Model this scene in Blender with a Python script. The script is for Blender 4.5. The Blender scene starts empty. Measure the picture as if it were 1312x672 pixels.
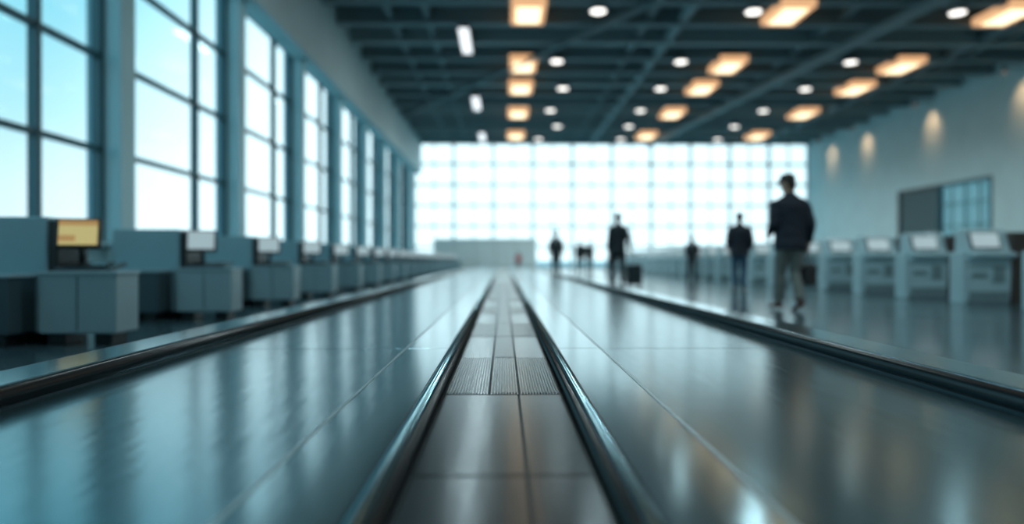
import bpy, bmesh, math, random
from mathutils import Vector, Matrix
from mathutils.bvhtree import BVHTree
random.seed(4)
S = bpy.context.scene
COL = S.collection
try:
    S.view_settings.view_transform = 'Standard'
    S.view_settings.look = 'None'
    S.view_settings.exposure = 0.0
except Exception as e:
    print(e)

# ------------------------------------------------------------------ materials
def mat(name, col, rough=0.5, metal=0.0, spec=0.5, emit=None, es=0.0, noise=None, bump=None, coat=0.0):
    m = bpy.data.materials.new(name); m.use_nodes = True
    nt = m.node_tree; b = nt.nodes['Principled BSDF']
    b.inputs['Base Color'].default_value = (*col, 1)
    b.inputs['Roughness'].default_value = rough
    b.inputs['Metallic'].default_value = metal
    b.inputs['Specular IOR Level'].default_value = spec
    b.inputs['Coat Weight'].default_value = coat
    if emit:
        b.inputs['Emission Color'].default_value = (*emit, 1)
        b.inputs['Emission Strength'].default_value = es
    if noise:
        sc, amt = noise
        tc = nt.nodes.new('ShaderNodeTexCoord'); n = nt.nodes.new('ShaderNodeTexNoise')
        n.inputs['Scale'].default_value = sc; n.inputs['Detail'].default_value = 5
        nt.links.new(tc.outputs['Object'], n.inputs['Vector'])
        r = nt.nodes.new('ShaderNodeValToRGB')
        r.color_ramp.elements[0].position = .3; r.color_ramp.elements[1].position = .7
        r.color_ramp.elements[0].color = (*[c * (1 - amt) for c in col], 1)
        r.color_ramp.elements[1].color = (*[min(1, c * (1 + amt)) for c in col], 1)
        nt.links.new(n.outputs['Fac'], r.inputs['Fac']); nt.links.new(r.outputs['Color'], b.inputs['Base Color'])
    if bump:
        sc, st, stretch = bump
        tc = nt.nodes.new('ShaderNodeTexCoord'); mp = nt.nodes.new('ShaderNodeMapping')
        mp.inputs['Scale'].default_value = stretch
        n = nt.nodes.new('ShaderNodeTexNoise'); n.inputs['Scale'].default_value = sc; n.inputs['Detail'].default_value = 3
        bp = nt.nodes.new('ShaderNodeBump'); bp.inputs['Strength'].default_value = st; bp.inputs['Distance'].default_value = .01
        nt.links.new(tc.outputs['Object'], mp.inputs['Vector']); nt.links.new(mp.outputs[0], n.inputs['Vector'])
        nt.links.new(n.outputs['Fac'], bp.inputs['Height']); nt.links.new(bp.outputs[0], b.inputs['Normal'])
    return m

def glass_mat(name, tint, refl=0.08):
    m = bpy.data.materials.new(name); m.use_nodes = True
    nt = m.node_tree; nt.nodes.clear()
    o = nt.nodes.new('ShaderNodeOutputMaterial'); mx = nt.nodes.new('ShaderNodeMixShader')
    t = nt.nodes.new('ShaderNodeBsdfTransparent'); g = nt.nodes.new('ShaderNodeBsdfGlossy')
    t.inputs[0].default_value = (*tint, 1); g.inputs['Roughness'].default_value = .03
    mx.inputs[0].default_value = refl
    nt.links.new(t.outputs[0], mx.inputs[1]); nt.links.new(g.outputs[0], mx.inputs[2]); nt.links.new(mx.outputs[0], o.inputs[0])
    return m

def floor_mat():
    m = mat('polished_floor', (.10, .125, .135), .16, 0.0, .8)
    nt = m.node_tree; b = nt.nodes['Principled BSDF']
    tc = nt.nodes.new('ShaderNodeTexCoord')
    br = nt.nodes.new('ShaderNodeTexBrick'); br.offset = 0
    br.inputs['Scale'].default_value = 1.0
    br.inputs['Brick Width'].default_value = 1.2; br.inputs['Row Height'].default_value = 1.2
    br.inputs['Mortar Size'].default_value = .006
    br.inputs['Color1'].default_value = (.052, .098, .118, 1); br.inputs['Color2'].default_value = (.058, .108, .128, 1)
    br.inputs['Mortar'].default_value = (.03, .04, .045, 1)
    nt.links.new(tc.outputs['Object'], br.inputs['Vector'])
    n = nt.nodes.new('ShaderNodeTexNoise'); n.inputs['Scale'].default_value = .6; n.inputs['Detail'].default_value = 4
    nt.links.new(tc.outputs['Object'], n.inputs['Vector'])
    mr = nt.nodes.new('ShaderNodeMapRange'); mr.inputs[3].default_value = .11; mr.inputs[4].default_value = .21
    nt.links.new(n.outputs['Fac'], mr.inputs[0]); nt.links.new(mr.outputs[0], b.inputs['Roughness'])
    nt.links.new(br.outputs['Color'], b.inputs['Base Color'])
    return m

M = {}
M['floor'] = floor_mat()
M['wallR'] = mat('painted_plaster', (.68, .85, .87), .7, noise=(.8, .04))
M['wallL'] = mat('teal_grey_cladding', (.28, .48, .54), .45, noise=(.8, .05))
M['column'] = mat('column_paint', (.48, .74, .80), .4, noise=(.8, .04))
M['soffit'] = mat('soffit_paint', (.68, .80, .81), .6, noise=(.8, .03))
M['ceil'] = mat('ceiling_dark', (.21, .265, .275), .7, noise=(.5, .12))
M['beam'] = mat('beam_steel', (.23, .29, .305), .5, .1)
M['beamL'] = mat('beam_light_steel', (.34, .41, .42), .5, .1)
M['mull'] = mat('mullion_aluminium', (.06, .13, .155), .4, .3)
M['mullF'] = mat('mullion_light', (.62, .72, .74), .5, .1)
M['glass'] = glass_mat('window_glass', (.93, .98, 1.0), .025)
M['glassT'] = glass_mat('tinted_glass', (.32, .50, .54), .08)
M['ground'] = mat('apron_concrete', (.66, .72, .73), .9, noise=(.05, .08))
M['amber'] = mat('amber_diffuser', (.8, .5, .25), .5, emit=(1, .54, .27), es=.8)
M['amberC'] = mat('amber_diffuser_core', (1, .8, .5), .5, emit=(1, .74, .46), es=2.2)
M['white'] = mat('white_diffuser', (.9, .9, .9), .5, emit=(1, .95, .88), es=2.6)
M['tube'] = mat('tube_diffuser', (.9, .9, .9), .5, emit=(.95, .97, 1), es=1.3)
M['fix'] = mat('fixture_metal', (.12, .12, .12), .4, .5)
M['panel'] = mat('walkway_steel', (.155, .285, .33), .18, .85, bump=(6, .09, (3, .25, 1)))
M['panelin'] = mat('walkway_inner_steel', (.26, .385, .425), .15, .9, bump=(6, .05, (3, .25, 1)))
M['inlay'] = mat('pale_inlay', (.44, .55, .58), .35, .6)
M['pallet'] = mat('walkway_pallet', (.045, .062, .072), .20, .5, .4, bump=(10, .05, (3, .3, 1)))
M['rib'] = mat('walkway_rib', (.11, .14, .15), .3, .7)
M['rubber'] = mat('black_rubber', (.010, .012, .014), .25, 0, .6)
M['steel'] = mat('polished_steel', (.25, .37, .41), .2, 1.0, bump=(4, .05, (3, .2, 1)))
M['seam'] = mat('seam_dark', (.01, .012, .014), .6)
M['brown'] = mat('brown_trim', (.16, .11, .08), .3, .2)
M['cab'] = mat('desk_teal_laminate', (.25, .45, .52), .3, noise=(2, .04))
M['box'] = mat('baggage_box_grey', (.30, .43, .48), .32, noise=(2, .05))
M['boxd'] = mat('dark_grey_panel', (.050, .090, .108), .35)
M['blk'] = mat('black_plastic', (.012, .015, .018), .35)
M['scrY'] = mat('screen_amber', (.2, .17, .08), .25, emit=(.70, .60, .26), es=.65)
M['scrYb'] = mat('screen_amber_band', (.2, .12, .06), .25, emit=(.70, .42, .16), es=.5)
M['scrG'] = mat('screen_grey', (.3, .34, .35), .2, emit=(.52, .68, .73), es=.55)
M['kio'] = mat('kiosk_pale_teal', (.46, .65, .71), .26, noise=(2, .03))
M['kiod'] = mat('kiosk_brown_side', (.065, .05, .045), .4)
M['kiog'] = mat('kiosk_grey_base', (.20, .30, .33), .35)
M['doorm'] = mat('door_teal', (.05, .09, .10), .4)
M['slat'] = mat('door_slat', (.16, .25, .27), .4)
M['counter'] = mat('counter_white', (.84, .92, .92), .5, noise=(1, .03))

# ------------------------------------------------------------------ mesh builder
class MB:
    def __init__(s):
        s.bm = bmesh.new(); s.mats = []
    def mi(s, key):
        m = M[key] if isinstance(key, str) else key
        if m not in s.mats: s.mats.append(m)
        return s.mats.index(m)
    def box(s, x0, x1, y0, y1, z0, z1, key, bev=0.0, rot=None, piv=None, seg=2):
        b = bmesh.new()
        bmesh.ops.create_cube(b, size=1)
        for v in b.verts:
            v.co = Vector(((x0 + x1) / 2 + v.co.x * (x1 - x0), (y0 + y1) / 2 + v.co.y * (y1 - y0), (z0 + z1) / 2 + v.co.z * (z1 - z0)))
        if bev > 0:
            bmesh.ops.bevel(b, geom=b.edges[:], offset=bev, segments=seg, affect='EDGES', profile=.5)
        if rot is not None:
            p = Vector(piv) if piv else Vector(((x0 + x1) / 2, (y0 + y1) / 2, (z0 + z1) / 2))
            for v in b.verts: v.co = rot @ (v.co - p) + p
        s._merge(b, key)
    def _merge(s, b, key, smooth=False):
        i = s.mi(key); mp = {}
        for v in b.verts: mp[v] = s.bm.verts.new(v.co)
        for f in b.faces:
            try:
                nf = s.bm.faces.new([mp[v] for v in f.verts]); nf.material_index = i; nf.smooth = smooth
            except ValueError: pass
        b.free()
    def cyl(s, p0, p1, r0, r1, key, n=20, smooth=True):
        p0 = Vector(p0); p1 = Vector(p1); d = p1 - p0
        b = bmesh.new()
        bmesh.ops.create_cone(b, cap_ends=True, segments=n, radius1=r0, radius2=r1, depth=d.length)
        q = Vector((0, 0, 1)).rotation_difference(d.normalized()).to_matrix()
        for v in b.verts: v.co = q @ v.co + (p0 + p1) / 2
        i = s.mi(key); mp = {}
        for v in b.verts: mp[v] = s.bm.verts.new(v.co)
        for f in b.faces:
            nf = s.bm.faces.new([mp[v] for v in f.verts]); nf.material_index = i; nf.smooth = smooth and len(f.verts) == 4
        b.free()
    def extrude_profile(s, prof, axis, a0, a1, key, smooth=False):
        i = s.mi(key)
        def P(p, a): return Vector((a, p[0], p[1])) if axis == 'x' else Vector((p[0], a, p[1]))
        A = [s.bm.verts.new(P(p, a0)) for p in prof]; B = [s.bm.verts.new(P(p, a1)) for p in prof]
        n = len(prof); fs = []
        for k in range(n):
            f = s.bm.faces.new([A[k], A[(k + 1) % n], B[(k + 1) % n], B[k]]); f.smooth = smooth; fs.append(f)
        fs.append(s.bm.faces.new(A[::-1])); fs.append(s.bm.faces.new(B))
        for f in fs: f.material_index = i
        bmesh.ops.recalc_face_normals(s.bm, faces=fs)
    def mesh(s, name):
        me = bpy.data.meshes.new(name); s.bm.to_mesh(me); s.bm.free()
        for m in s.mats: me.materials.append(m)
        return me
    def obj(s, name, loc=(0, 0, 0), rz=0):
        o = bpy.data.objects.new(name, s.mesh(name)); COL.objects.link(o); o.location = loc; o.rotation_euler[2] = rz
        return o
def inst(me, name, loc, rz=0):
    o = bpy.data.objects.new(name, me); COL.objects.link(o); o.location = loc; o.rotation_euler[2] = rz
    return o

XL, XR, Y0, Y1, ZC = -7.0, 24.0, -14.4, 55.0, 10.4
# ------------------------------------------------------------------ room shell
b = MB(); b.box(XL - .3, XR + .3, Y0 - .3, Y1 + .3, -.2, 0, 'floor'); b.obj('floor')
b = MB(); b.box(-260, 260, -160, 420, -.5, -.25, 'ground'); b.obj('ground_apron')
b = MB(); b.box(XL - .6, XR + .6, Y0 - .6, Y1 + .6, ZC, ZC + .3, 'ceil'); b.obj('ceiling')
b = MB(); b.box(XL - .3, XR + .3, Y0 - .3, Y0, 0, ZC, 'wallR'); b.obj('wall_back')
OY0, OY1, OZ = 34.2, 42.4, 4.85
for nm, a in (('wall_right', (Y0, OY0, 0, ZC)), ('wall_right.001', (OY1, Y1 + .3, 0, ZC)), ('wall_right.002', (OY0, OY1, OZ, ZC))):
    b = MB(); b.box(XR, XR + .3, *a, 'wallR'); b.obj(nm)
b = MB(); b.box(XR - .03, XR, Y0, OY0, 0, .15, 'boxd'); b.box(XR - .03, XR, OY1, Y1, 0, .15, 'boxd'); b.obj('baseboard_right')
b = MB()
ym = 38.6
for (a, c) in ((OY0, OY0 + .15), (ym - .16, ym)):
    b.box(XR - .05, XR + .25, a, c, 0, OZ, 'mull')
b.box(XR - .05, XR + .25, OY0, ym, OZ - .15, OZ, 'mull'); b.box(XR - .05, XR + .25, OY0, ym, 0, .15, 'mull')
for k in range(1, 4): b.box(XR + .1, XR + .16, OY0 + (ym - OY0) * k / 4 - .03, OY0 + (ym - OY0) * k / 4 + .03, .15, OZ - .15, 'mull')
for z in (1.3, 2.5, 3.7): b.box(XR + .1, XR + .16, OY0, ym, z - .03, z + .03, 'mull')
b.box(XR + .12, XR + .135, OY0 + .1, ym - .05, .1, OZ - .1, 'glassT')
b.obj('window_right')
b = MB()
b.box(XR - .05, XR + .25, OY1 - .15, OY1, 0, OZ, 'kiod'); b.box(XR - .05, XR + .25, ym + .01, OY1, OZ - .15, OZ, 'kiod')
b.box(XR + .1, XR + .2, ym + .01, OY1 - .15, .02, OZ - .15, 'doorm')
for k in range(12):
    y = ym + .2 + k * .29
    b.box(XR + .04, XR + .1, y, y + .12, .05, OZ - .2, 'slat')
b.cyl((XR - .02, ym + .35, .9), (XR - .02, ym + .35, 1.5), .02, .02, 'steel')
b.obj('door_1')

SZ, HZ = 1.0, 7.4
cols = [12.4 + 5.5 * k for k in range(-4, 8)]
b = MB()
b.box(XL - .3, XL, Y0, Y1, 0, SZ - .05, 'wallL'); b.box(XL - .3, XL, Y0, Y1, HZ + 1.2, ZC, 'wallL')
b.box(XL - .3, XL, Y0, cols[0], SZ - .05, HZ + 1.2, 'wallL'); b.box(XL - .3, XL, cols[-1], Y1 + .3, SZ - .05, HZ + 1.2, 'wallL')
b.box(XL - .3, XL + .12, Y0, Y1, SZ - .05, SZ, 'column')
b.obj('wall_left')
b = MB(); b.box(XL, XL + .6, Y0, Y1, HZ, ZC, 'soffit', ); b.obj('trim_soffit')
b = MB(); b.box(0, .3, 0, .5, 0, HZ, 'column', .015); b.box(0, .33, -.03, .53, 0, .2, 'boxd'); cm = b.mesh('column')
for i, y in enumerate(cols): inst(cm, 'column' if i == 0 else 'column.%03d' % i, (XL, y, 0))
L = 5.0; b = MB()
H = HZ + 1.2
zs = [SZ, 2.63, 4.26, 5.90, 7.5, H]
for z in zs: b.box(-.14, -.02, 0, L, z - .045, z + .045, 'mull')
for y in (0.05, 3.3, L - .05): b.box(-.16, 0, y - .05, y + .05, SZ, H, 'mull')
b.box(-.09, -.08, 0, L, SZ, H, 'glass')
wm = b.mesh('window_left')
for i in range(len(cols) - 1):
    inst(wm, 'window_%d' % (i + 1), (XL, cols[i] + .5, 0))
b = MB()
for y in cols: b.box(XL - .3, XL, y, y + .5, SZ - .05, H, 'wallL')
b.obj('wall_left_piers')
b = MB()
w = XR - XL
nv = 10
for k in range(nv + 1):
    x = XL + w * k / nv; t = .11
    b.box(max(XL, x - t), min(XR, x + t), Y1, Y1 + .2, 0, ZC, 'mullF')
for k in range(nv):
    x = XL + w * (k + .5) / nv
    b.box(x - .05, x + .05, Y1 + .04, Y1 + .14, 0, ZC, 'mullF')
z = .1
while z < ZC:
    b.box(XL, XR, Y1 + .03, Y1 + .17, z - .09, z + .09, 'mullF'); z += 1.62
b.box(XL, XR, Y1 + .09, Y1 + .1, 0, ZC, 'glass')
b.obj('window_far')
b = MB(); b.box(XL + .6, XR, Y1 - .25, Y1 - .02, 9.75, ZC, 'beam'); b.obj('trim_far_header')

# ------------------------------------------------------------------ ceiling structure
b = MB()
y = Y0 + 1.6; k = 0
while y < Y1 - 1:
    b.box(XL + .6, XR, y - .09, y + .09, 9.80, ZC, 'beam' if k % 3 else 'beamL')
    b.box(XL + .6, XR, y - .22, y + .22, 9.76, 9.80, 'beam' if k % 3 else 'beamL')
    y += 2.35; k += 1
for x in (-4.3, -2.9, 5.6, 13.0, 21.0):
    b.box(x - .12, x + .12, Y0, Y1 - .3, 9.95, 10.2, 'beam')
b.obj('ceiling_beams')
def bar(name, p0, p1, wd, hh, key):
    p0 = Vector(p0); p1 = Vector(p1); d = p1 - p0; mb = MB()
    mb.box(-wd / 2, wd / 2, 0, d.length, -hh / 2, hh / 2, key)
    o = mb.obj(name, p0); o.rotation_euler = (0, 0, math.atan2(-d.x, d.y)); return o
bar('ceiling_brace', (16.6, 10, 9.62), (11.3, 54.6, 9.62), .34, .3, 'beamL')
bar('ceiling_brace', (-6.2, 44, 9.66), (5.5, 24, 9.66), .16, .2, 'beam')
bar('ceiling_brace', (5.5, 24, 9.66), (-6.2, 6, 9.66), .16, .2, 'beam')
b = MB()
for (x, r) in ((6.9, .26), (20.2, .22)):
    b.cyl((x, Y0 + .2, 10.05), (x, Y1 - .4, 10.05), r, r, 'beam', 20)
b.obj('ceiling_duct')

b = MB()
b.box(-.62, .62, -1.05, 1.05, -.0, .34, 'amber', .03)
b.box(-.42, .42, -.80, .80, -.03, .001, 'amberC', .01)
b.box(-.66, .66, -1.09, 1.09, .30, .40, 'fix')
b.cyl((0, -.7, .38), (0, -.7, .8), .03, .03, 'fix'); b.cyl((0, .7, .38), (0, .7, .8), .03, .03, 'fix')
am = b.mesh('amber_ceiling_light')
b = MB()
b.cyl((0, 0, .0), (0, 0, .05), .27, .27, 'white', 32); b.cyl((0, 0, .03), (0, 0, .28), .31, .27, 'fix', 32)
b.cyl((0, 0, .25), (0, 0, .8), .03, .03, 'fix')
dn = b.mesh('round_downlight')
b = MB()
b.box(-.2, .2, -1.6, 1.6, 0, .08, 'tube', .02); b.box(-.24, .24, -1.65, 1.65, .06, .16, 'fix', .01)
b.cyl((0, -1, .15), (0, -1, .8), .02, .02, 'fix'); b.cyl((0, 1, .15), (0, 1, .8), .02, .02, 'fix')
tb = b.mesh('linear_ceiling_light')
ZF = 9.6
n = 0
for x in (.9, 10.4, 18.5):
    for y in (-8, 0, 9, 17.5, 25.6, 32.5, 36.8, 43.2, 51):
        inst(am, 'amber_ceiling_light' + ('.%03d' % n if n else ''), (x, y, ZF)); n += 1
n = 0
for (xs, y) in (((3.4, 9, 16.4), -6), ((3.4, 9, 16.4), 5), ((3.2, 9, 16.4), 15), ((3.4, 9.0, 16.4), 25.2), ((2.4, 8.0, 15.7), 31.6), ((3.1, 8.2, 15.8), 36.6), ((2.8, 8.2, 15.6), 42), ((3.6, 8.4, 15.5), 47), ((2.6, 8.7, 15.9), 52)):
    for x in xs:
        o = inst(dn, 'round_downlight' + ('.%03d' % n if n else ''), (x, y, ZF)); n += 1
        ld = bpy.data.lights.new('downlight_lamp', 'SPOT'); ld.energy = 560; ld.color = (.74, .96, 1.0); ld.spot_size = 2.7; ld.spot_blend = .6; ld.shadow_soft_size = .26
        lo = bpy.data.objects.new('downlight_lamp', ld); COL.objects.link(lo); lo.parent = o; lo.location = (0, 0, -.06)
n = 0
for y in (4, 16, 28.8, 40.3, 51.3):
    o = inst(tb, 'linear_ceiling_light' + ('.%03d' % n if n else ''), (-1.55, y, ZF)); n += 1
    ld = bpy.data.lights.new('tube_lamp', 'AREA'); ld.energy = 90; ld.color = (.74, .96, 1.0); ld.shape = 'RECTANGLE'; ld.size = .36; ld.size_y = 3.1
    lo = bpy.data.objects.new('tube_lamp', ld); COL.objects.link(lo); lo.parent = o; lo.location = (0, 0, -.03)
b = MB(); b.cyl((0, 0, -.2), (0, 0, .12), .09, .07, 'fix'); b.box(0, 1.0, -.03, .03, .02, .08, 'fix'); b.cyl((0, 0, -.21), (0, 0, -.19), .07, .07, 'amber')
ws = b.mesh('wall_washer')
for i, y in enumerate((24, 32, 39, 46, 51)):
    o = inst(ws, 'wall_washer' + ('.%03d' % i if i else ''), (XR - 1.0, y, 9.5))
    ld = bpy.data.lights.new('washer_lamp', 'SPOT'); ld.energy = 110; ld.color = (1, .56, .30); ld.spot_size = 1.3; ld.spot_blend = 1; ld.shadow_soft_size = .2
    lo = bpy.data.objects.new('washer_lamp', ld); COL.objects.link(lo); lo.parent = o; lo.location = (0, 0, -.26); lo.rotation_euler = (0, math.radians(-44), 0)

# ------------------------------------------------------------------ moving walkway
WZ = .25; WY0, WY1 = -5.0, 49.0
b = MB()
b.box(-1.5, -.50, WY0, WY1, 0, WZ - .004, 'seam'); b.box(.50, 1.5, WY0, WY1, 0, WZ - .004, 'seam'); b.box(-.5, .5, WY0, WY1, 0, WZ - .02, 'seam')
y = 3.55 - 3.72 * 2; PL = 3.72
y -= PL; first = True
while y < WY1 - .1:
    y1 = min(y + PL, WY1); y0_ = max(y, WY0)
    for s in (-1, 1):
        x0, x1 = sorted((s * .497, s * 1.497)); b.box(x0, x1, y0_ + .003, y1 - .003, WZ - .03, WZ, 'panel', .002, seg=1)
        x0, x1 = sorted((s * .275, s * .486)); b.box(x0, x1, y0_ + .003 , y1 - .003, WZ - .03, WZ + .002, 'panelin', .002, seg=1)
    y += PL
for s in (-1, 1):
    x0, x1 = sorted((s * .4865, s * .4965)); b.box(x0, x1, WY0, WY1, WZ - .01, WZ + .003, 'inlay')
y = 1.5 - .9 * 7; k = 0; PZ = WZ - .012
while y < WY1 - .95:
    L1 = .9
    xs = [(-.202, -.052), (-.046, .052), (.058, .202)]
    if y < 2.3: xs = [(-.202, .049), (.055, .202)]
    for j, (x0, x1) in enumerate(xs):
        b.box(x0, x1, y + .004, y + L1 - .004, PZ - .03, PZ, 'pallet', .002, seg=1)
        if len(xs) == 3 and (j == 1 or (k % 2 == 0)) and y < 14:
            x = x0 + .008
            while x < x1 - .008:
                b.box(x, x + .004, y + .02, y + L1 - .02, PZ, PZ + .004, 'rib'); x += .010
    y += L1; k += 1
def roundprof(cx, cz, rx, rz, n=14, full=True):
    return [(cx + rx * math.cos(2 * math.pi * i / n), cz + rz * math.sin(2 * math.pi * i / n)) for i in range(n)]
for s in (-1, 1):
    b.extrude_profile(roundprof(s * .218, WZ + .004, .016, .020), 'y', WY0, WY1, 'rubber', True)
    b.extrude_profile(roundprof(s * .250, WZ + .002, .018, .015), 'y', WY0, WY1, 'steel', True)
    b.extrude_profile(roundprof(s * .270, WZ + .001, .006, .008), 'y', WY0, WY1, 'rubber', True)
    x0, x1 = sorted((s * 1.505, s * 1.73)); b.box(x0, x1, WY0, WY1, 0, WZ + .045, 'boxd')
    x0, x1 = sorted((s * 1.53, s * 1.74)); b.box(x0, x1, WY0, WY1, WZ + .045, WZ + .066, 'panelin', .008)
    b.extrude_profile(roundprof(s * 1.522, WZ + .032, .032, .032, 16), 'y', WY0, WY1, 'rubber', True)
    x0, x1 = sorted((s * 1.74, s * 1.76)); b.box(x0, x1, WY0, WY1, 0, WZ + .05, 'brown')
b.obj('moving_walkway')

# ------------------------------------------------------------------ left check-in desks
b = MB()
b.box(-1.2, -.42, .15, .62, .09, 1.06, 'cab', .012)
b.box(-1.15, -.47, .2, .57, 0, .1, 'blk')
b.box(-.42, -.34, .17, .6, .0, 1.03, 'blk', .008)
b.box(-.36, .27, -.05, .30, .10, .59, 'box', .012)
b.box(-.37, .28, -.06, .31, .575, .605, 'box', .006)
b.box(-.05, -.042, -.054, -.048, .12, .57, 'boxd')
for x in (-.25, .13): b.box(x - .07, x + .07, .0, .25, 0, .11, 'blk', .01)
b.box(-1.1, -.5, -.2, .14, .1, .56, 'boxd', .012); b.box(-1.12, -.48, -.21, .15, .555, .58, 'box', .006)
for x in (-.98, -.62): b.box(x - .07, x + .07, -.15, .1, 0, .11, 'blk', .01)
b.box(-.33, .14, .10, .36, .62, .655, 'boxd', .008, rot=Matrix.Rotation(math.radians(12), 3, 'X'))
b.box(-.28, .08, .12, .28, .655, .668, 'blk', .004, rot=Matrix.Rotation(math.radians(12), 3, 'X'))
R = Matrix.Rotation(math.radians(16), 3, 'Z') @ Matrix.Rotation(math.radians(-10), 3, 'X')
pv = (-.18, .2, .92)
b.box(-.35, -.01, .18, .225, .79, 1.05, 'blk', .012, rot=R, piv=pv)
b.box(-.325, -.035, .174, .181, .82, 1.03, 'scrY', rot=R, piv=pv)
b.box(-.325, -.035, .170, .175, .985, 1.03, 'scrYb', rot=R, piv=pv)
b.box(-.325, -.20, .170, .175, .85, .90, 'scrYb', rot=R, piv=pv)
b.cyl((-.18, .24, .62), (-.18, .24, .9), .022, .022, 'blk'); b.box(-.27, -.09, .16, .34, .60, .63, 'blk', .008)
dk1 = b.mesh('checkin_desk')
dk2 = dk1.copy(); 
for i, m in enumerate(dk2.materials):
    if m in (M['scrY'], M['scrYb']): dk2.materials[i] = M['scrG']
n = 0
y = 5.77 - 2.4 * 3
while y < 52:
    yy = round(y, 3)
    inst(dk1 if abs(yy - 5.77) < .1 else dk2, 'checkin_desk' + ('.%03d' % n if n else ''), (-3.4, yy, 0)); n += 1; y += 2.4

# ------------------------------------------------------------------ right kiosks
b = MB()
prof = [(.02, .06), (.0, .70), (-.14, .76), (-.14, .80), (.02, .84), (.14, 1.17), (.22, 1.19), (.34, 1.15), (.38, .1), (.36, .06)]
b.extrude_profile(prof, 'x', -.42, .26, 'kio')
b.box(-.40, .24, .0, .33, 0, .20, 'kiog', .01)
t = math.atan2(.12, .33)
R = Matrix.Rotation(-t, 3, 'X')
b.box(-.36, .12, .055, .09, .86, 1.15, 'boxd', .008, rot=R, piv=(0, .075, 1.0))
b.box(-.335, .095, .048, .056, .885, 1.125, 'scrG', rot=R, piv=(0, .075, 1.0))
b.box(-.32, .14, -.12, -.0, .80, .812, 'boxd', .003)
b.box(-.36, -.12, -.012, .02, .42, .5, 'kiog', .004)
b.box(-.02, .16, -.01, .02, .35, .6, 'kiog', .004)
b.box(.26, .62, -.02, .55, 0, 1.14, 'kiod', .012)
b.box(-.5, -.42, .02, .36, .0, .82, 'kio', .01)
kk = b.mesh('self_service_kiosk')
n = 0
y = 11.05 - 1.6 * 4
while y < 50:
    inst(kk, 'self_service_kiosk' + ('.%03d' % n if n else ''), (7.8, y, 0)); n += 1; y += 1.6

b = MB(); b.box(-5.2, 2.5, 53.2, 53.8, 0, 2.25, 'counter', .03); b.box(-5.25, 2.55, 53.15, 53.85, 2.2, 2.3, 'counter', .02); b.box(-5.1, 2.4, 53.15, 53.3, 0, .12, 'boxd')
for k in range(1, 5): b.box(-5.2 + k * 1.54 - .01, -5.2 + k * 1.54 + .01, 53.19, 53.21, .12, 2.2, 'boxd')
b.obj('service_counter')

# ------------------------------------------------------------------ people
def loft(bm, pts, rad, ref, mi, n=16, round_ends=True):
    pts = [Vector(p) for p in pts]; rad = [r if isinstance(r, tuple) else (r, r) for r in rad]; ref = Vector(ref)
    if round_ends:
        t0 = (pts[0] - pts[1]).normalized(); r0 = min(rad[0]); t1 = (pts[-1] - pts[-2]).normalized(); r1 = min(rad[-1])
        pre = [(pts[0] + t0 * r0 * .9, (rad[0][0] * .35, rad[0][1] * .35)), (pts[0] + t0 * r0 * .6, (rad[0][0] * .78, rad[0][1] * .78))]
        post = [(pts[-1] + t1 * r1 * .6, (rad[-1][0] * .78, rad[-1][1] * .78)), (pts[-1] + t1 * r1 * .9, (rad[-1][0] * .35, rad[-1][1] * .35))]
        pts = [p for p, _ in pre] + pts + [p for p, _ in post]; rad = [r for _, r in pre] + rad + [r for _, r in post]
    rings = []
    for i, p in enumerate(pts):
        t = (pts[min(i + 1, len(pts) - 1)] - pts[max(i - 1, 0)]).normalized()
        u = ref - ref.dot(t) * t
        if u.length < 1e-4: u = Vector((0, 1, 0)) - t.y * t
        u.normalize(); v = t.cross(u)
        rings.append([bm.verts.new(p + u * rad[i][0] * math.cos(2 * math.pi * k / n) + v * rad[i][1] * math.sin(2 * math.pi * k / n)) for k in range(n)])
    fs = []
    for a, c in zip(rings, rings[1:]):
        for k in range(n): fs.append(bm.faces.new([a[k], a[(k + 1) % n], c[(k + 1) % n], c[k]]))
    fs.append(bm.faces.new(rings[0][::-1])); fs.append(bm.faces.new(rings[-1]))
    for f in fs: f.material_index = mi; f.smooth = True
def ik(a, c, l1, l2, pole):
    a = Vector(a); c = Vector(c); d = c - a; D = min(d.length, (l1 + l2) * .999); dn = d.normalized(); c = a + dn * D
    x = (l1 * l1 - l2 * l2 + D * D) / (2 * D); h = math.sqrt(max(0, l1 * l1 - x * x))
    pole = Vector(pole); pv = (pole - pole.dot(dn) * dn).normalized()
    return a + dn * x + pv * h, c
skinM = mat('skin', (.50, .30, .21), .5, noise=(30, .06)); eyeM = mat('eye_white', (.8, .8, .78), .3); irisM = mat('iris', (.04, .025, .02), .3); lipM = mat('lips', (.35, .13, .11), .5)
pcount = {}
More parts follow.
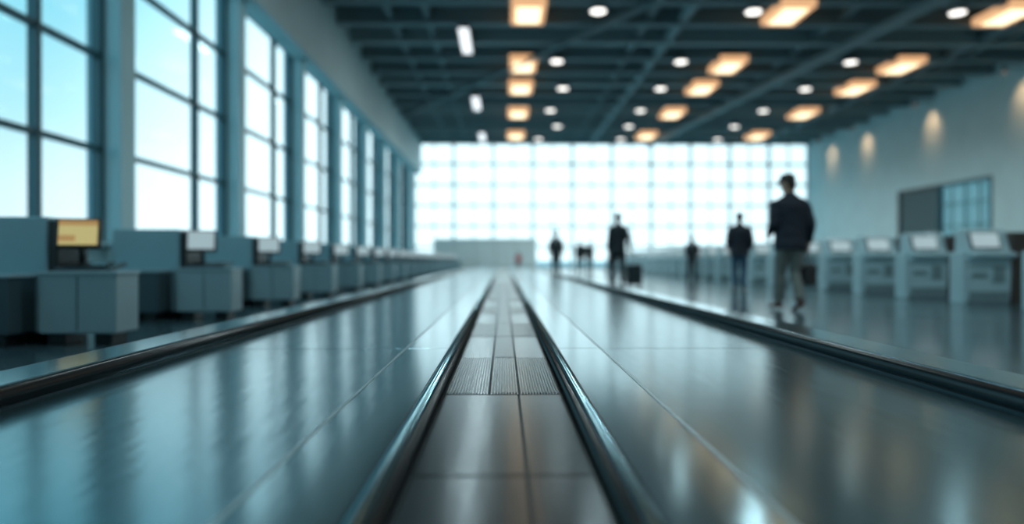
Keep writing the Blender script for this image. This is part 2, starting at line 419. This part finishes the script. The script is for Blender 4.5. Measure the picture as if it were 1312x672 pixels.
def person(name, loc, heading, Hh, feet, hands, cj, ct, cs=(.03, .02, .018), hair=(.02, .015, .012), head_yaw=0, head_tilt=0, lean=0.0, shirt=(.6, .65, .68), cap=False, long_coat=0, hold=None, bulk=1.0):
    k = Hh / 1.78
    mats = [mat(name + '_jacket', cj, .75, noise=(12, .12), bump=(9, .9, (1, 1, 1.6))), mat(name + '_trousers', ct, .8, noise=(14, .1), bump=(10, .8, (1, 1, 1.8))), skinM, mat(name + '_hair', hair, .6, noise=(60, .3)), mat(name + '_shoes', cs, .35), mat(name + '_shirt', shirt, .8), lipM, eyeM, irisM]
    J, T, SK, HA, SH, SHI, LP, EY, IR = range(9)
    bm = bmesh.new()
    def ln(z): return lean * max(0, z - .9)
    tz = [(.79 - long_coat, .186, .136, -.005), (.81 - long_coat, .192, .142, -.005), (.88, .190, .142, -.004), (.93, .182, .134, 0), (1.0, .186, .136, 0), (1.10, .184, .132, 0), (1.2, .196, .140, .004), (1.32, .212, .146, .002), (1.38, .218, .138, -.006), (1.42, .208, .120, -.012), (1.45, .172, .102, -.012), (1.478, .115, .086, -.010), (1.51, .074, .072, 0)]
    loft(bm, [(0, y + ln(z), z) for z, a, c, y in tz], [(a * bulk, c * bulk) for z, a, c, y in tz], (1, 0, 0), J, 28, False)
    loft(bm, [(0, ln(1.5) - .006, 1.48), (0, ln(1.5) + .0, 1.545)], [(.078, .076), (.068, .068)], (1, 0, 0), J, 18, False)
    loft(bm, [(0, ln(1.5), 1.46), (0, ln(1.5) + .01, 1.6)], [(.058, .060), (.056, .058)], (1, 0, 0), SK, 16, False)
    loft(bm, [(0, 0, .98), (0, 0, .90), (0, -.002, .82)], [(.165, .118), (.172, .126), (.15, .11)], (1, 0, 0), T, 20)
    for sgn, (fx, fy, fz, toe, pitch) in zip((-1, 1), feet):
        hip = Vector((sgn * .092, 0, .90)); ank = Vector((fx, fy, fz + .085))
        kn, ank = ik(hip, ank, .43, .405, (sgn * .08, 1, .0))
        m1 = hip.lerp(kn, .5); m2 = kn.lerp(ank, .4)
        loft(bm, [hip, m1, kn.lerp(hip, .12), kn, m2 + Vector((0, -.012, 0)), kn.lerp(ank, .8), kn.lerp(ank, .95)], [(.100, .106), (.092, .097), (.075, .080), (.074, .078), (.070, .076), (.066, .073), (.070, .080)], (1, 0, 0), T, 20, False)
        d = Matrix.Rotation(math.radians(toe), 3, 'Z') @ Matrix.Rotation(math.radians(-pitch), 3, 'X')
        F = lambda x, y, z: ank + d @ Vector((x, y, z))
        loft(bm, [F(0, -.055, -.045), F(0, 0, -.040), F(0, .07, -.052), F(0, .14, -.060), F(0, .19, -.064)], [(.034, .036), (.040, .044), (.044, .032), (.046, .024), (.034, .018)], d @ Vector((1, 0, 0)), SH, 16)
        loft(bm, [F(0, 0, -.05), F(0, 0, .03)], [(.042, .048), (.040, .044)], (1, 0, 0), SH, 14, False)
    bh = bmesh.new(); palms = []
    for sgn, hpos in zip((-1, 1), hands):
        sh = Vector((sgn * .184 * bulk, ln(1.42) - .008, 1.385)); wr = Vector(hpos)
        el, wr = ik(sh, wr, .28, .25, (sgn * .22, -1, 0))
        loft(bm, [sh, sh.lerp(el, .35), sh.lerp(el, .7), el, el.lerp(wr, .4), el.lerp(wr, .85), wr], [(.060, .064), (.062, .066), (.057, .061), (.054, .057), (.052, .054), (.044, .045), (.046, .046)], (0, 1, 0), J, 18, False)
        res = bmesh.ops.create_icosphere(bm, subdivisions=3, radius=.060, matrix=Matrix.Translation(sh))
        for v_ in res['verts']:
            for fc in v_.link_faces: fc.material_index = J
        f = (wr - el).normalized()
        if f.z > -.3: f = (f + Vector((0, 0, -.2))).normalized()
        fw = Vector((0, 1, 0)) - f.y * f; fw.normalize()
        nrm = Vector((-sgn, 0, 0)); nrm = (nrm - nrm.dot(f) * f); nrm = (nrm - nrm.dot(fw) * fw).normalized()
        G = lambda a, c, e: wr + f * a + fw * c + nrm * e
        palms.append(G(.105, 0, .025))
        loft(bh, [G(-.02, 0, 0), G(.02, 0, 0), G(.06, .002, .002), G(.088, .0, .004)], [(.026, .02), (.034, .017), (.041, .015), (.040, .012)], fw, SK, 14)
        for q, (off, ll) in enumerate(((.030, .072), (.010, .080), (-.010, .074), (-.029, .058))):
            curl = .35 if not (hold and sgn > 0) else 1.3
            a0 = G(.085, off, .004); a1 = a0 + (f * math.cos(curl * .4) + nrm * math.sin(curl * .4)) * ll * .45
            a2 = a1 + (f * math.cos(curl) + nrm * math.sin(curl)) * ll * .32; a3 = a2 + (f * math.cos(curl * 1.7) + nrm * math.sin(curl * 1.7)) * ll * .25
            loft(bh, [a0, a1, a2, a3], [.0095, .0088, .008, .0065], fw, SK, 8)
        t0 = G(.02, .028, .004); t1 = t0 + (f * .6 + fw * .7 + nrm * .2).normalized() * .035; t2 = t1 + (f * .85 + fw * .3 + nrm * .4).normalized() * .03
        loft(bh, [t0, t1, t2], [.013, .0105, .008], nrm, SK, 8)
    hb = Vector((0, ln(1.5) + .012, 1.545)); RR = Matrix.Rotation(math.radians(head_yaw), 3, 'Z') @ Matrix.Rotation(math.radians(head_tilt), 3, 'X')
    HS = 1.06
    Hd = lambda x, y, z: hb + RR @ Vector((x, y, z)) * HS
    rx = RR @ Vector((1, 0, 0))
    hr = [(-.006, .022, .024, .058), (.004, .036, .040, .048), (.025, .050, .060, .032), (.055, .062, .078, .016), (.085, .069, .088, .008), (.12, .073, .093, .0), (.155, .075, .096, -.003), (.19, .068, .087, -.005), (.212, .052, .066, -.006), (.226, .028, .036, -.006)]
    loft(bm, [Hd(0, y, z) for z, a, c, y in hr], [(a * HS, c * HS) for z, a, c, y in hr], rx, SK, 22, False)
    loft(bm, [Hd(0, .090, .128), Hd(0, .103, .100), Hd(0, .107, .088)], [.008, .010, .014], rx, SK, 10)
    for s in (-1, 1):
        loft(bm, [Hd(s * .074, -.008, .085), Hd(s * .079, -.014, .108), Hd(s * .077, -.016, .128)], [(.010, .008), (.012, .017), (.010, .014)], rx, SK, 10)
        bmesh.ops.create_icosphere(bh, subdivisions=2, radius=.0125, matrix=Matrix.Translation(Hd(s * .030, .080, .118)))
        for fc in bh.faces[-80:]: fc.material_index = EY; fc.smooth = True
        bmesh.ops.create_icosphere(bh, subdivisions=1, radius=.006, matrix=Matrix.Translation(Hd(s * .030, .0895, .118)))
        for fc in bh.faces[-20:]: fc.material_index = IR
        loft(bm, [Hd(s * .014, .093, .136), Hd(s * .032, .090, .140), Hd(s * .048, .078, .134)], [.005, .005, .004], (0, 0, 1), HA, 8)
    loft(bm, [Hd(-.024, .084, .052), Hd(0, .092, .054), Hd(.024, .084, .052)], [.004, .007, .004], (0, 0, 1), LP, 8)
    hh = [(.10, .066, .062, -.042), (.13, .077, .084, -.028), (.16, .081, .097, -.011), (.195, .076, .093, -.008), (.222, .058, .072, -.008), (.238, .03, .04, -.008)]
    loft(bm, [Hd(0, y, z) for z, a, c, y in hh], [(a * HS, c * HS) for z, a, c, y in hh], rx, HA, 22, False)
    loft(bm, [Hd(0, -.05, .045), Hd(0, -.052, .08), Hd(0, -.05, .12)], [(.055, .037), (.066, .048), (.074, .054)], rx, HA, 16)
    if cap:
        loft(bm, [Hd(0, .0, .160), Hd(0, 0, .20), Hd(0, -.005, .235), Hd(0, -.005, .246)], [(.09, .11), (.088, .106), (.066, .08), (.03, .04)], rx, HA, 22, False)
        loft(bm, [Hd(0, .06, .166), Hd(0, .12, .162), Hd(0, .155, .155)], [(.075, .008), (.068, .008), (.04, .007)], rx, HA, 16)
    src = bpy.data.meshes.new('src'); bmesh.ops.triangulate(bm, faces=bm.faces[:]); bmesh.ops.recalc_face_normals(bm, faces=bm.faces[:])
    bm.to_mesh(src); bvh = BVHTree.FromBMesh(bm); bm.faces.ensure_lookup_table(); fm = [f.material_index for f in bm.faces]
    to = bpy.data.objects.new('tmp', src); COL.objects.link(to)
    md = to.modifiers.new('r', 'REMESH'); md.mode = 'VOXEL'; md.voxel_size = .008; md.use_smooth_shade = True
    dg = bpy.context.evaluated_depsgraph_get(); dg.update()
    ev = to.evaluated_get(dg); me = bpy.data.meshes.new_from_object(ev)
    bpy.data.objects.remove(to); bm.free()
    o = bmesh.new(); o.from_mesh(me)
    for f in o.faces:
        c = f.calc_center_median(); r = bvh.find_nearest(c); mi = fm[r[2]] if r[2] is not None else 0
        if mi == J and c.y > .05 and c.z > 1.22 and abs(c.x) < (c.z - 1.22) * .22: mi = SHI
        f.material_index = mi; f.smooth = True
    from mathutils import noise as NZ
    o.normal_update()
    for v in o.verts:
        mi = v.link_faces[0].material_index
        if mi in (J, T):
            p = v.co
            a = .0055 if mi == J else .006
            w_ = NZ.noise(Vector((p.x * 6 + loc[0], p.y * 6 + loc[1], p.z * 17)))
            w_ += .6 * NZ.noise(Vector((p.x * 14, p.y * 14 + loc[0], p.z * 30)))
            v.co += v.normal * w_ * a
    for _ in range(2): bmesh.ops.smooth_vert(o, verts=o.verts, factor=.5, use_axis_x=True, use_axis_y=True, use_axis_z=True)
    hm = bpy.data.meshes.new('h'); bmesh.ops.recalc_face_normals(bh, faces=bh.faces[:]); bh.to_mesh(hm); bh.free(); o.from_mesh(hm)
    mz = min(v.co.z for v in o.verts)
    for v in o.verts: v.co.z -= mz; v.co *= k
    me2 = bpy.data.meshes.new(name); o.to_mesh(me2); o.free()
    for m in mats: me2.materials.append(m)
    if name in pcount: nm = '%s.%03d' % (name, pcount[name]); pcount[name] += 1
    else: nm = name; pcount[name] = 1
    ob = bpy.data.objects.new(nm, me2); COL.objects.link(ob); ob.location = loc; ob.rotation_euler[2] = math.radians(heading)
    return ob, [(p - Vector((0, 0, mz))) * k for p in palms]

navy = (.010, .017, .032)
man, mp_ = person('walking_man', (3.92, 9.55, 0), 2, 1.84, ((-.075, .20, 0, 14, 0), (.07, -.13, .03, 6, 18)), ((-.23, .14, 1.0), (.265, .03, .89)), navy, (.20, .21, .20), cs=(.09, .035, .025), head_yaw=30, head_tilt=-8, lean=.05, cap=True, bulk=1.14, hold=True)
b = MB(); g = mp_[1]
bagm = mat('travel_bag_cloth', (.03, .026, .026), .6, noise=(20, .2)); strap = mat('travel_bag_strap', (.05, .035, .025), .5)
zt = g.z - .20
b.box(g.x - .075, g.x + .075, g.y - .19, g.y + .19, zt - .29, zt, bagm, .045, seg=4)
b.box(g.x - .079, g.x + .079, g.y - .13, g.y + .13, zt - .24, zt - .09, bagm, .02)
b.box(g.x - .006, g.x + .006, g.y - .15, g.y + .15, zt - .004, zt + .006, strap)
for sx in (-1, 1):
    pts = [Vector((g.x + sx * .03, g.y - .11, zt - .02)), Vector((g.x + sx * .02, g.y - .06, zt + .14)), Vector((g.x + sx * .006, g.y - .03, g.z - .005)), Vector((g.x + sx * .006, g.y + .03, g.z - .005)), Vector((g.x + sx * .02, g.y + .06, zt + .14)), Vector((g.x + sx * .03, g.y + .11, zt - .02))]
    for p, q in zip(pts, pts[1:]): b.cyl(p, q, .008, .008, strap, 8)
bag = b.obj('travel_bag'); bag.parent = man

person('traveller_with_suitcase', (2.98, 18.2, 0), 0, 1.90, ((-.10, .14, 0, 6, 0), (.09, -.12, .02, -4, 10)), ((-.23, .08, .89), (.27, -.10, .88)), (.012, .022, .030), (.016, .024, .030), hold=True, lean=.02)
person('standing_man', (5.40, 16.0, 0), -16, 1.78, ((-.11, .05, 0, 8, 0), (.09, -.06, 0, -8, 0)), ((-.24, .12, .97), (.24, .12, .97)), (.012, .018, .030), (.04, .105, .18), cs=(.03, .03, .03), bulk=1.14)
person('man_walking_toward_camera', (1.98, 26.4, 0), 176, 1.80, ((-.09, .2, 0, 3, 0), (.09, -.16, .03, -3, 16)), ((-.24, -.06, .90), (.24, .14, .92)), (.015, .028, .038), (.02, .034, .045))
person('distant_traveller', (4.05, 37, 0), 10, 1.76, ((-.1, .12, 0, 3, 0), (.1, -.12, 0, -3, 6)), ((-.24, .1, .9), (.24, 0, .88)), (.02, .03, .035), (.02, .03, .035), bulk=1.1)
person('distant_traveller', (4.60, 37.6, 0), -20, 1.68, ((-.1, .05, 0, 3, 0), (.1, -.05, 0, -3, 0)), ((-.22, .2, 1.0), (.24, 0, .88)), (.03, .036, .04), (.03, .036, .045), bulk=1.1)
person('distant_traveller', (5.5, 36, 0), 60, 1.72, ((-.09, .18, 0, 3, 0), (.09, -.16, 0, -3, 8)), ((-.23, -.05, .9), (.23, .15, .9)), (.02, .034, .045), (.03, .044, .055))
person('distant_traveller', (6.95, 25.8, 0), 150, 1.62, ((-.10, .05, 0, 3, 0), (.10, -.02, 0, -3, 0)), ((-.24, .1, .95), (.24, .1, .95)), (.015, .022, .028), (.02, .028, .034))
person('child_in_red_coat', (1.08, 50.2, 0), 180, 1.25, ((-.09, .08, 0, 3, 0), (.09, -.08, 0, -3, 0)), ((-.24, .05, .9), (.24, .05, .9)), (.6, .05, .04), (.05, .05, .07), bulk=1.15)

# suitcase
b = MB()
b.box(-.19, .19, -.12, .12, .06, .58, 'blk', .035, seg=3)
for x in (-.12, -.04, .04, .12): b.box(x - .012, x + .012, -.126, .126, .1, .54, 'boxd', .004)
for x in (-.15, .15):
    for y in (-.08, .08): b.cyl((x - .012, y, .03), (x + .012, y, .03), .03, .03, 'rubber', 14); b.box(x - .01, x + .01, y - .01, y + .01, .03, .08, 'fix')
for x in (-.08, .08): b.cyl((x, .09, .56), (x, .09, .84), .008, .008, 'steel', 8)
b.box(-.1, .1, .075, .105, .83, .86, 'blk', .01)
b.obj('rolling_suitcase', (3.34, 17.93, 0), math.radians(6))

# ------------------------------------------------------------------ world
W = bpy.data.worlds.new('sky'); S.world = W; W.use_nodes = True
nt = W.node_tree; bg = nt.nodes['Background']
tc = nt.nodes.new('ShaderNodeTexCoord'); sp = nt.nodes.new('ShaderNodeSeparateXYZ'); nt.links.new(tc.outputs['Generated'], sp.inputs[0])
rp = nt.nodes.new('ShaderNodeValToRGB'); cr = rp.color_ramp
cr.elements[0].position = 0; cr.elements[0].color = (.84, .95, .97, 1)
cr.elements[1].position = .09; cr.elements[1].color = (.70, .90, .94, 1)
for p, c in ((.18, (.46, .81, .89)), (.32, (.26, .69, .81)), (1, (.11, .46, .62))):
    e = cr.elements.new(p); e.color = (*c, 1)
nt.links.new(sp.outputs['Z'], rp.inputs[0])
mr = nt.nodes.new('ShaderNodeMapRange'); mr.interpolation_type = 'SMOOTHSTEP'; mr.inputs[1].default_value = .80; mr.inputs[2].default_value = .98
nt.links.new(sp.outputs['Y'], mr.inputs[0])
mx = nt.nodes.new('ShaderNodeMix'); mx.data_type = 'RGBA'
nt.links.new(mr.outputs[0], mx.inputs[0]); nt.links.new(rp.outputs[0], mx.inputs[6]); mx.inputs[7].default_value = (1.22, 1.48, 1.52, 1)
nt.links.new(mx.outputs[2], bg.inputs[0]); bg.inputs[1].default_value = 1.22

# ------------------------------------------------------------------ camera
cd = bpy.data.cameras.new('cam'); cam = bpy.data.objects.new('camera', cd); COL.objects.link(cam); S.camera = cam
cd.sensor_width = 36; cd.lens = 900 * 36 / 1312
cam.location = (0, 0, .7); cam.rotation_euler = (math.radians(90 - .19), 0, math.radians(-.70))
cd.clip_end = 1000; cd.clip_start = .02
cd.dof.use_dof = True; cd.dof.focus_distance = 2.7; cd.dof.aperture_fstop = .66
